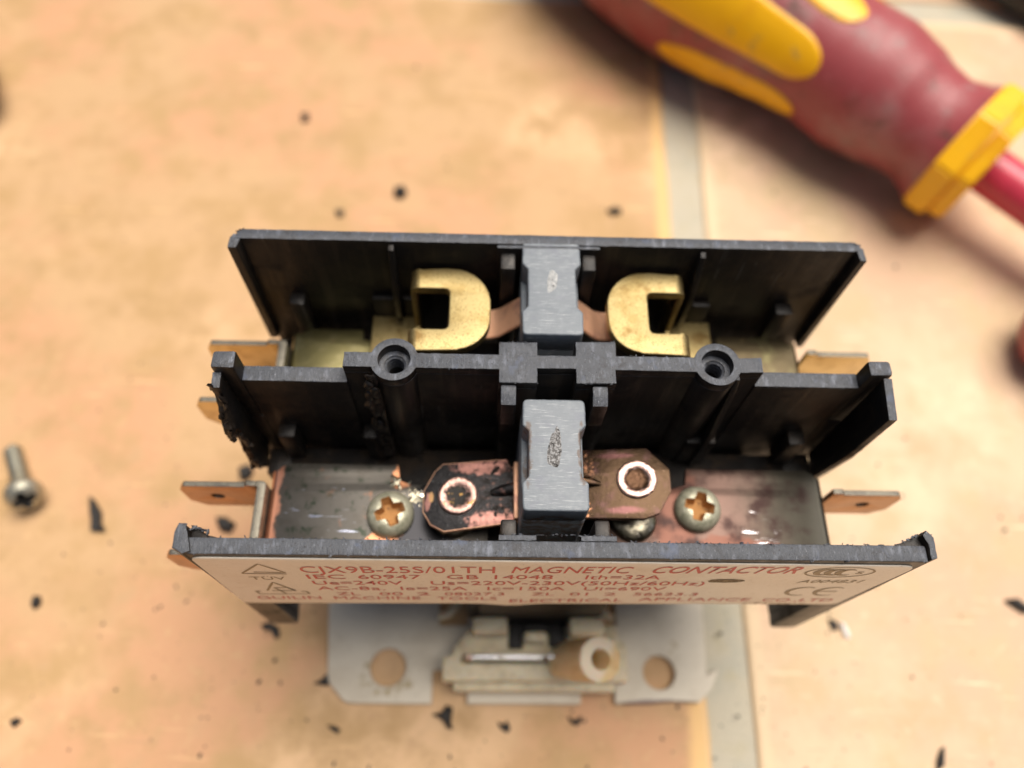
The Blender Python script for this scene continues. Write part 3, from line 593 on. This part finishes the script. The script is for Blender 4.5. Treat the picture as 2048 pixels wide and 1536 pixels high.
ts[(-1, 1)] = tstrip(-1, 24.5, 'strip_rear', False); ts[(1, 1)] = tstrip(1, 24.5, 'strip_rear', False)
ts[(-1, 0)]['label'] = 'soot blackened front left terminal strip with bare copper end'; ts[(1, 0)]['label'] = 'purplish heat tinted front right terminal strip'
ts[(-1, 1)]['label'] = 'olive brass rear left terminal strip'; ts[(1, 1)]['label'] = 'dull brown rear right terminal strip'
for s, y in ((-1, 11.5), (1, 11.2)):
    me = lathe([(3.4, 54.0), (3.45, 54.9), (3.0, 55.5), (1.5, 55.8), (0, 55.85)], 36, s*13.6, y)
    for v in me.vertices: v.co.z += .12*noise.noise(v.co*1.1)
    finish(me, 'contact_pad', 'silver', ct, 60)
# lumps of molten metal by the left screw
bm = bmesh.new()
for k in range(15):
    q = random.choice(((-19.6, 14.8, 2.2, .9), (-18.8, 5.4, 3.6, .8), (-21.5, 16.6, 1.6, .8)))
    p = Vector((q[0]+random.uniform(-1, 1)*q[2], q[1]+random.uniform(-1, 1)*q[3], 54.05)); r = random.uniform(.2, .55)
    bmesh.ops.create_icosphere(bm, subdivisions=2, radius=1, matrix=Matrix.Translation(p) @ Matrix.Rotation(random.random()*3, 4, 'Z') @ Matrix.Diagonal((r*2.2, r, r*.3, 1)))
for v in bm.verts: v.co += Vector([noise.noise(v.co*2.3+Vector((q*7, 0, 0)))*.25 for q in range(3)])
me = bpy.data.meshes.new('m'); bm.to_mesh(me); bm.free(); finish(me, 'molten_spatter', 'silver', ts[(-1, 0)], 70)
def pan_screw(R0=3.55, H=2.5, recess=True, mats=('zinc', 'rust')):
    me = lathe([(0, -.4), (R0*.93, -.4), (R0, .0), (R0*1.0, .55), (R0*.95, 1.1), (R0*.80, H*.76), (R0*.55, H*.93), (R0*.25, H*.99), (0, H)], 48)
    me.materials.append(K[mats[0]]); me.materials.append(K[mats[1]])
    bm = bmesh.new()                                       # tapered cross recess
    w0, l0 = .74, 2.45
    cr = []
    for q in range(4):
        a = R(90*q)
        for (x, y) in ((l0, -w0), (l0, w0), (w0*1.35, w0*1.35)):
            cr.append((x*math.cos(a)-y*math.sin(a), x*math.sin(a)+y*math.cos(a)))
    tp = [bm.verts.new((x*1.12, y*1.12, H+.8)) for x, y in cr]; bt = [bm.verts.new((x*.62, y*.62, .45)) for x, y in cr]
    n = len(cr)
    for i in range(n): bm.faces.new((tp[i], tp[(i+1) % n], bt[(i+1) % n], bt[i]))
    bm.faces.new(tp); bm.faces.new(bt[::-1]); bmesh.ops.recalc_face_normals(bm, faces=bm.faces)
    c = bpy.data.meshes.new('c'); bm.to_mesh(c); bm.free(); c.materials.append(K[mats[0]]); c.materials.append(K[mats[1]])
    for p in c.polygons: p.material_index = 1
    r = boolean(me, c)
    for p in r.polygons:
        pass
    return r
def put_screw(x, y, z, rz, tx, ty, label):
    me = pan_screw(); idx = [p.material_index for p in me.polygons]
    o = finish(me, 'terminal_screw', ['zinc', 'rust'], ct, 35, (x, y, z))
    for p, i in zip(o.data.polygons, idx): p.material_index = i
    o.rotation_euler = (R(tx), R(ty), R(rz)); o['label'] = label; return o
put_screw(-23.3, 11.6, 54.3, 22, 3, 2, 'zinc plated cross head screw on the sooty left terminal')
put_screw(23.6, 13.0, 54.3, -14, 2, -2, 'zinc plated cross head screw on the tinted right terminal')

def blades(s, yo, m, hole, label):
    x0 = 42.12 if s < 0 else 43.2
    ms = []
    # bent end plate of the bracket, with rounded corners onto both blades
    pr = roundpoly([(s*(x0+1.6), 4.9+yo), (s*x0, 4.9+yo), (s*x0, 16.2+yo), (s*(x0+1.6), 16.2+yo), (s*(x0+1.6), 15.3+yo), (s*(x0+1.3), 15.3+yo), (s*(x0+1.3), 5.8+yo), (s*(x0+1.6), 5.8+yo)], [0, 1.3, 1.3, 0, 0, .5, .5, 0], 5)
    br = finish(curve_mesh([pr], 46.0, 56.0 if s < 0 else 51.2, .12), 'blade_bracket', 'bracket', ct, 40)
    for (y, hh) in ((15.75, hole), (5.35, False)):
        xt = 55.7 if s < 0 else 56.4
        out_ = roundpoly([(s*(x0+1.61), 46.0), (s*(xt-2.0), 46.0), (s*xt, 48.6), (s*xt, 53.6), (s*(xt-1.0), 55.4), (s*(x0+3.4), 55.4), (s*(x0+3.1), 56.0), (s*(x0+1.61), 56.0)], [0, .5, .8, .8, .5, .2, .3, 0], 3)
        lp_ = [out_] + ([circle(s*(xt-5.0), 50.9, 1.05, 24)[::-1]] if hh else [])
        me = curve_mesh(lp_, -.45, .45, .12, lambda v, y=y: (v.x, -v.z + y + yo, v.y))
        me2 = join([me, box(s*(xt-5.0)-1.3, s*(xt-5.0)+1.3, y+yo+.1, y+yo+.3, 49.6, 52.2, 0)]) if hh else me  # square backing added behind the hole so it looks dark
        o = finish(me2, 'blade', m, br, 35)
        o.data.materials.append(K['bracket'])
        for p in o.data.polygons:
            if p.normal.z > .5: p.material_index = 1
    br['label'] = label
blades(-1, 0, 'blade_brown', True, 'front left pair of brown push on blades'); blades(1, 0, 'blade_brown', True, 'front right pair of brown push on blades')
blades(-1, 24.5, 'blade_brass', False, 'rear left pair of pale brass blades'); blades(1, 24.5, 'blade_brass', False, 'rear right pair of pale brass blades')

# ---------------------------------------------------------------- mounting plate, coil and its terminals
po = rough(roundpoly([(-39.9, -7), (-36, -11.1), (-18.9, -11.2), (-18.9, -4.8), (-11.9, -4.8), (-11.9, -11.1), (10.9, -11.1), (10.9, -4.8), (17.8, -4.8), (17.8, -11.0), (25, -10.9), (30, -10.5), (34.9, -10.7), (37.6, -8.2), (39.4, -4.6), (39.2, -4.2), (36.9, -5.4), (37.4, 8), (37.6, 57), (-41.2, 57), (-41.2, 8)], [3.5, 3, .3, .3, .3, .3, .5, .3, .3, .3, 1, 1, .5, .5, 0, 0, .2, 1, 4, 4, 1], 6), 1.2, .05)
holes = [circle(-28, -4.3, 3.65)[::-1], circle(27.1, -5.0, 3.3)[::-1], roundpoly([(-18.0, 4.0), (-18.0, 20), (-12.0, 20), (-12.0, 4.0)], .4, 3), roundpoly([(16.2, 4.2), (16.2, 20), (18.8, 20), (18.8, 4.2)], .4, 3), circle(-28, 51, 3.4)[::-1], circle(27, 51, 3.4)[::-1]]
me = curve_mesh([po] + holes, .1, 1.9, .3, bres=3)
mp_ = finish(me, 'mounting_plate', 'plate', ct)
# bobbin: bar with stepped corners, flange posts, slot for the pins
bar = curve_mesh([rough(roundpoly([(-16.6, -7.6), (19.2, -7.6), (19.2, -5.2), (19.0, -.6), (17.4, .4), (17.4, 3.0), (7.4, 3.0), (7.4, -1.4), (3.9, -1.4), (3.9, 1.2), (-1.1, 1.2), (-1.1, -1.8), (-4.0, -1.8), (-4.0, 3.0), (-10.8, 3.0), (-13.0, .2), (-14.4, -1.4), (-14.6, -2.9), (-16.6, -3.4)], .5, 3), .9, .05), roundpoly([(-12.9, -4.5), (-12.9, -2.9), (9.6, -2.9), (9.6, -4.5)], .2, 2)], 4.0, 10.5, .35, bres=3)
low = curve_mesh([roundpoly([(-14.5, -9.2), (17.0, -9.2), (17.0, -1), (-14.5, -1)], .6, 3)], 1.95, 7.0, .4)
posts = [box(-10.8, -4.4, .2, 3.2, 10.4, 17, .5), box(7.6, 14.0, .0, 3.2, 10.4, 17, .5), box(-1.0, 3.2, -1.0, 1.0, 10.3, 14.5, .6), box(14.2, 17.2, -1.2, .6, 10.3, 13.5, .4)]
fl_ = [tube([(-17.2+4.6*math.sin(R(a)), 13.5-10.0*math.cos(R(a)) + 1.0, 9.5) for a in range(-6, 96, 8)], .8, 10), tube([(16.6-3.4*math.sin(R(a)), 13.5-10.0*math.cos(R(a)) + 1.0, 9.5) for a in range(-6, 96, 8)], .8, 10)]
discs = [box(-12.0, 14.5, 8.5, 42, 2.0, 4.5, .5), box(-12.0, 14.5, 8.5, 42, 34, 37, .5)]
finish(join([bar, low] + posts + fl_ + discs), 'coil_bobbin', 'bobbin', ct)
finish(box(-12.2, 14.6, 4.6, 44, 4.6, 33.8, 1.2), 'coil_winding', 'iron', ct)
finish(join([box(-36, -24, 12, 40, 1.95, 43.9, .6), box(24, 36, 12, 40, 1.95, 43.9, .6), box(-23.9, 23.9, 12, 40, 37.1, 43.9, .4), box(-9.8, 13.6, 3.3, 8.4, 5.0, 30, .6), box(-3.9, -1.2, -1.6, 3.2, 2, 10.2, .1), box(4.0, 7.3, -1.2, 3.2, 2, 10.2, .1), box(-1.0, 3.8, 1.3, 3.2, 2, 10.2, .1)]), 'magnet_frame_and_dark_fill', 'iron', ct)  # last three boxes: added black fill standing in for shade between bobbin posts
finish(join([box(-12.3, 2.6, -4.05, -3.3, 3, 14.2, .14), ]), 'coil_pin', 'tin', ct)
finish(join([box(3.3, 9.2, -4.05, -3.3, 3, 15.0, .14)]), 'coil_pin', 'tin', ct)
# flexible sleeve pushed over the right pin
P0, P1 = Vector((6.0, -3.8, 11.6)), Vector((11.2, -6.0, 30.2))
ax = (P1-P0).normalized(); q = ax.to_track_quat('Z', 'Y').to_matrix().to_4x4(); Ln = (P1-P0).length
pf = [(2.8, 0)] + [(2.85+.85*min(1, t*1.3)+.05*math.sin(t*40), t*Ln) for t in [k/16 for k in range(1, 16)]] + [(3.75, Ln-.25), (3.5, Ln), (1.85, Ln), (1.65, Ln-.3), (1.6, Ln*.55), (1.1, Ln*.3), (1.0, 0), (2.8, 0)]
me = lathe(pf, 48)
for v in me.vertices:
    k = 1-v.co.z/Ln
    if math.hypot(v.co.x, v.co.y) > 1.9: v.co.y *= 1-.25*k; v.co.x *= 1+.18*k; v.co += Vector((noise.noise(v.co*1.2), noise.noise(v.co*1.2+Vector((9, 0, 0))), 0))*.10
me = xf(me, Matrix.Translation(P0) @ q)
finish(me, 'insulating_sleeve', 'sleeve', ct, 50)

# ------------------------------------------------------------------ screwdriver behind
sdv = thing('screwdriver', 'large screwdriver with worn red handle, yellow grip inlays and yellow collar', 'screwdriver', (80, 152, 0))
A0 = Vector((110.7, 123, 19.2)); ad = Vector((-.714, .700, .055)).normalized()
e1 = Vector((-.700, -.714, 0)).normalized(); e2 = ad.cross(e1); e2 = e2 if e2.z > 0 else -e2
off = Vector((80, 152, 0))
def hpt(s, th, r): return A0 + ad*s + (e1*math.cos(th) + e2*math.sin(th))*r - off
PR = [(0, 17.0), (3, 15.4), (7, 14.2), (12, 14.8), (18, 16.6), (27, 18.2), (33, 18.0), (38, 17.5), (46, 18.4), (55, 20.2), (65, 22.6), (75, 24.4), (84, 25.4), (96, 25.6), (110, 25), (125, 22.8), (138, 18), (145, 10), (147, 0.01)]
def rad(s):
    for (a, ra), (b, rb) in zip(PR, PR[1:]):
        if a <= s <= b:
            t = (s-a)/(b-a); t = t*t*(3-2*t)*.5 + t*.5; return ra + (rb-ra)*t
    return .01
def revolve(ss, rr, n=64, flat=None):
    bm = bmesh.new(); rings = []
    for s_, r_ in zip(ss, rr):
        rings.append([bm.verts.new(hpt(s_, 2*math.pi*(k+.5)/n, r_)) for k in range(n)])
    for a, b in zip(rings, rings[1:]):
        for k in range(n): bm.faces.new((a[k], a[(k+1) % n], b[(k+1) % n], b[k]))
    bm.faces.new(rings[0]); bm.faces.new(rings[-1]); bmesh.ops.recalc_face_normals(bm, faces=bm.faces)
    if flat: bmesh.ops.bevel(bm, geom=bm.edges[:], offset=flat, segments=3, affect='EDGES')
    me = bpy.data.meshes.new('r'); bm.to_mesh(me); bm.free(); return me
ss = [k*1.5 for k in range(98)] + [147]
finish(revolve(ss, [rad(x) for x in ss], 72), 'handle', 'red_rubber', sdv, 60)
col1 = revolve([-.1, -6.2], [18.9, 18.9], 8, .7); col2 = revolve([-6.3, -10.5], [17.3, 16.6], 8, .6)
finish(join([col1, col2]), 'collar', 'yellow', sdv, 30)
shp = revolve([-10.6, -150], [6.0, 5.6], 40)
finish(shp, 'shaft', 'shaft_red', sdv, 60)
def inlay(thc, s0, s1, hw, asym=0):
    bm = bmesh.new(); nu, nv = 44, 14; G = []
    for i in range(nu+1):
        u = -math.cos(math.pi*i/nu); s_ = (s0+s1)/2 + u*(s1-s0)/2
        end = 2.0 * hw * 20
        d0, d1 = (s_-s0), (s1-s_); ra = 9.0
        f = 1.0
        if d0 < ra: f = math.sqrt(max(0, 1-((ra-d0)/ra)**2))
        if d1 < ra*2: f = min(f, math.sqrt(max(0, 1-((ra*2-d1)/(ra*2))**2)))
        a_ = hw*max(f, .02); row = []
        for j in range(nv+1):
            v = 2*j/nv-1; edge = max(0, abs(v)-.86)/.14; eu = 1 if i in (0, nu) else 0
            row.append(bm.verts.new(hpt(s_, thc + a_*v, rad(s_) + .45 - .9*edge**2 - .9*eu)))
        G.append(row)
    for a, b in zip(G, G[1:]):
        for k in range(nv): bm.faces.new((a[k], a[k+1], b[k+1], b[k]))
    bmesh.ops.recalc_face_normals(bm, faces=bm.faces)
    me = bpy.data.meshes.new('i'); bm.to_mesh(me); bm.free()
    return finish(me, 'grip_inlay', 'yellow', sdv, 60)
for thc, s0, s1, hw in ((-21, 37, 79, 15), (27, 37, 128, 21), (80, 36, 90, 18), (135, 37, 128, 19), (190, 37, 128, 19), (245, 37, 128, 19)): inlay(R(thc), s0, s1, R(hw))

# ------------------------------------------------------------------ loose screw on the left
ls = thing('loose_screw', 'small loose plated screw with pan head lying at the left edge', 'screw', (-108.4, 30.4, 0))
me = pan_screw(3.9, 2.9, mats=('steel', 'rust')); idx = [p.material_index for p in me.polygons]
d = Vector((.48, -.76, .46)).normalized()              # head faces camera side, shank runs up-left
qm = d.to_track_quat('Z', 'Y').to_matrix().to_4x4()
o = finish(xf(me, Matrix.Translation((0, 0, 4.3)) @ qm), 'head', ['steel', 'char'], ls, 35)
for p, i in zip(o.data.polygons, idx): p.material_index = i
prof = [(1.55, 0)]
for k in range(13): prof += [(1.45, -1-k*.95), (1.95, -1.45-k*.95), (1.45, -1.9-k*.95)]
prof += [(1.0, -14.2), (0, -14.8)]
d2 = Vector((.52, -.80, .24)).normalized()
finish(xf(lathe(prof, 24), Matrix.Translation((-.2, .4, 4.1)) @ d2.to_track_quat('Z', 'Y').to_matrix().to_4x4()), 'threaded_shank', 'steel', ls, 35)

# ------------------------------------------------------------------ cable and red tool at the edges
pts = [(112+ (k*3.2), 219 - 1.9*k*.62 - .012*k*k*1.9 + 2, 6.4) for k in range(-14, 32)]
pts = []
for k in range(-20, 41):
    t = k/10; x = 147 + 10*t; y = 207.5 - 8.3*t - .75*t*t; pts.append((x+7, y, 6.2))
cb = finish(tube(pts, 6.2, 20), 'cable', 'rubber', None, 60); tag(cb, 'thick black cable curving across the top right corner', 'cable')
rt = thing('red_tool', 'red rounded tool handle just entering at the right edge', 'tool', (140, 70, 0))
prof = [(0, 0), (5, .6), (8.6, 3), (10.2, 8), (10.2, 20), (8.2, 30), (8.6, 60), (9.5, 100), (0, 101)]
me = lathe(prof, 40); dd = Vector((.96, -.22, 0)).normalized()
me = xf(me, Matrix.Translation((-18.2, 3.6, 10.3)) @ dd.to_track_quat('Z', 'Y').to_matrix().to_4x4())
finish(me, 'handle', 'red_rubber', rt, 60)

K['wood'] = mat('dark_varnished_wood', (.12, .055, .022), .4, layers=[dict(c=(.06, .026, .012), n=(.15, .45, .7, (1, .15, 1)))])
wt = thing('wooden_handle', 'dark brown wooden tool handle just entering at the upper left edge', 'handle', (-150.5, 137, 0))
me = lathe([(0, 0), (4.5, .5), (8, 3), (9.5, 9), (9, 22), (7.6, 40), (8.8, 70), (0, 71)], 36)
finish(xf(me, Matrix.Translation((0, 0, 9.5)) @ Vector((-.45, .89, 0)).to_track_quat('Z', 'Y').to_matrix().to_4x4()), 'grip', 'wood', wt, 60)
# ------------------------------------------------------------------ crumbs of burnt plastic
def crumb(x, y, pts, h, m='char', label='', name='plastic_crumb', cat='crumb', tilt=0):
    bm = bmesh.new(); n = len(pts); k = 3; P = []
    for i in range(n):
        a = Vector(pts[i]); b = Vector(pts[(i+1) % n])
        for q in range(k):
            p = a + (b-a)*q/k; p += Vector((noise.noise(Vector((p.x*3+x, p.y*3+y, 0))), noise.noise(Vector((p.x*3+y, p.y*3, 4)))))*.22; P.append(p)
    lo = [bm.verts.new((p.x*.92, p.y*.92, .02)) for p in P]; mi = [bm.verts.new((p.x, p.y, h*.5+.1*random.random())) for p in P]
    c = sum(P, Vector((0, 0)))/len(P)
    hi = [bm.verts.new((c.x+(p.x-c.x)*.55, c.y+(p.y-c.y)*.55, h*(1+.4*noise.noise(Vector((p.x*2+x, p.y*2, 1)))))) for p in P]
    n = len(P)
    for a, b in ((lo, mi), (mi, hi)):
        for i in range(n): bm.faces.new((a[i], a[(i+1) % n], b[(i+1) % n], b[i]))
    bm.faces.new(hi); bm.faces.new(lo[::-1]); bmesh.ops.recalc_face_normals(bm, faces=bm.faces)
    me = bpy.data.meshes.new('cr'); bm.to_mesh(me); bm.free()
    o = finish(me, name, m, None, 30, (x, y, .05)); tag(o, label, cat, 'burnt crumbs scattered on the tiles' if m == 'char' else None); return o
crumb(-93.6, 26.4, [(-2.6, 4.8), (-.9, 3.6), (.8, 1.2), (1.4, -1.5), (2.6, -3.0), (1.3, -3.2), (-.6, -3.0), (-1.0, -.6), (-1.8, 1.2)], 1.6, label='curved black shaving on the tile right of the loose screw')
crumb(-63.0, 37.0, [(-1.8, 1.4), (.6, 2.2), (1.8, .3), (.8, -1.6), (-1.2, -1.2)], 1.5, label='dark crumb behind the front left blades')
crumb(-65.6, 25.0, [(-2.2, 1.8), (.4, 1.6), (2.2, .2), (1.6, -1.6), (-.6, -1.4), (-1.8, .2)], 1.8, label='dark crumb between front left blades and label corner')
crumb(-52.9, 2.6, [(-2.0, 1.4), (-.4, 2.0), (1.6, 1.0), (2.2, -.8), (1.2, -1.5), (.4, .2), (-1.2, .3)], 1.3, label='curled black crumb left of the white plate')
crumb(-40.6, -6.8, [(-2.4, -.7), (-.6, .4), (.8, 1.9), (1.3, -.4), (.5, -.9)], 1.2, label='pointed black crumb touching the left corner of the white plate')
crumb(-16.4, -13.6, [(-2.4, .6), (-.6, 1.0), (.4, 2.3), (1.7, 1.9), (1.5, -.4), (1.8, -2.2), (.8, -1.9), (-.4, -.4)], 1.8, label='large ragged black crumb in front of the plate notch')
crumb(-4.6, -15.0, [(-1.2, .6), (.2, .2), (.8, 1.0), (1.4, -.6), (.8, -1.4), (-.6, -.4)], 1.0, label='small black crumb below the middle of the white plate')
crumb(9.8, -13.9, [(-1.6, .6), (0, -.2), (1.2, .8), (1.3, -.4), (.2, -1.1), (-.8, -.6)], 1.0, label='black crumb below the right notch of the plate')
crumb(-38.0, -15.6, [(-1.4, .6), (.4, .4), (1.4, -.3), (1.0, -1.0), (-.6, -.2)], .9, label='flat black crumb below the left plate hole')
crumb(-33.7, 118.3, [(-1.4, 1.6), (1.0, 2.0), (2.0, -.2), (.6, -2.0), (-1.6, -1.2)], 2.2, label='largest dark crumb on the tile behind the contactor')
crumb(24.8, 113.8, [(-2, .2), (-.4, 1.2), (1.8, .8), (2, -.6), (-.6, -1.2)], 1.4, label='dark crumb behind the contactor, left of the grout joint')
crumb(-62.6, 144.6, [(-1.2, 1.4), (1.0, 1.2), (1.3, -.8), (-.6, -1.5)], 1.4, label='farthest dark crumb on the left tile')
crumb(-49.4, 110.9, [(-1.2, 1.2), (1.0, 1.0), (1.3, -.8), (-.6, -1.2)], 1.0, label='faint crumb behind the left end of the contactor')
crumb(-101.8, 8.2, [(-.8, 1.3), (.7, 1.2), (1.0, -.5), (.2, -1.4), (-.9, -.6)], 1.3, label='round dark crumb below the loose screw')
crumb(-99.8, -14.8, [(-1.1, .2), (.3, 1.0), (1.2, .2), (0, -.9)], .9, label='small angular crumb near the lower left corner')
crumb(148.5, 155.6, [(-1.8, .8), (.4, 1.8), (2.0, .4), (.8, -1.6), (-1.4, -.8)], 2.0, label='dark crumb beside the yellow collar of the screwdriver')
crumb(82.6, -20.9, [(-1.4, -2.0), (.4, -1.0), (1.3, 2.4), (.6, 2.2), (-.8, 0)], .9, label='black sliver at the bottom edge of the right tile')
crumb(106.5, 9.5, [(-2.2, .9), (.6, 1.4), (2.6, -.4), (1.8, -2.0), (.4, -1.2)], 1.4, label='black crumb at the right edge of the right tile')
crumb(65.8, 4.9, [(-1.1, 1.4), (.5, 1.0), (.8, -.8), (-.6, -1.2)], .9, label='small dark crumb beside the white chip')
crumb(67.6, 3.9, [(-.7, 1.7), (.4, 1.4), (1.2, -1.6), (.2, -1.7)], .8, 'chip', 'white chip on the right tile beside the housing leg', 'white_chip', 'chip')
# fine grit
bm = bmesh.new()
for k in range(900):
    x = random.uniform(-150, 165); y = random.uniform(-28, 190)
    if random.random() < .7: y = -28 + (y+28)*.45; x *= .8
    if random.random() < .25: x, y = random.choice((random.uniform(-75, -42), random.uniform(46, 70), random.uniform(-45, 45))), random.uniform(-24, 40)
    if -40 < x < 40 and -11 < y < 50: continue
    r = random.choice((.07, .08, .10, .10, .12, .15, .18, .24, .34))*random.uniform(.7, 1.25)
    if r > .45 and random.random() < .4: r *= 1.6
    bmesh.ops.create_icosphere(bm, subdivisions=1, radius=1, matrix=Matrix.Translation((x, y, r*.3)) @ Matrix.Rotation(random.random()*6, 4, 'Z') @ Matrix.Diagonal((r*random.uniform(.8, 2.0), r, r*.6, 1)))
me = bpy.data.meshes.new('g'); bm.to_mesh(me); bm.free()
g = finish(me, 'grit', 'char', None, 0); g['kind'] = 'stuff'; g['label'] = 'fine dark grit scattered over the tiles'; g['category'] = 'grit'
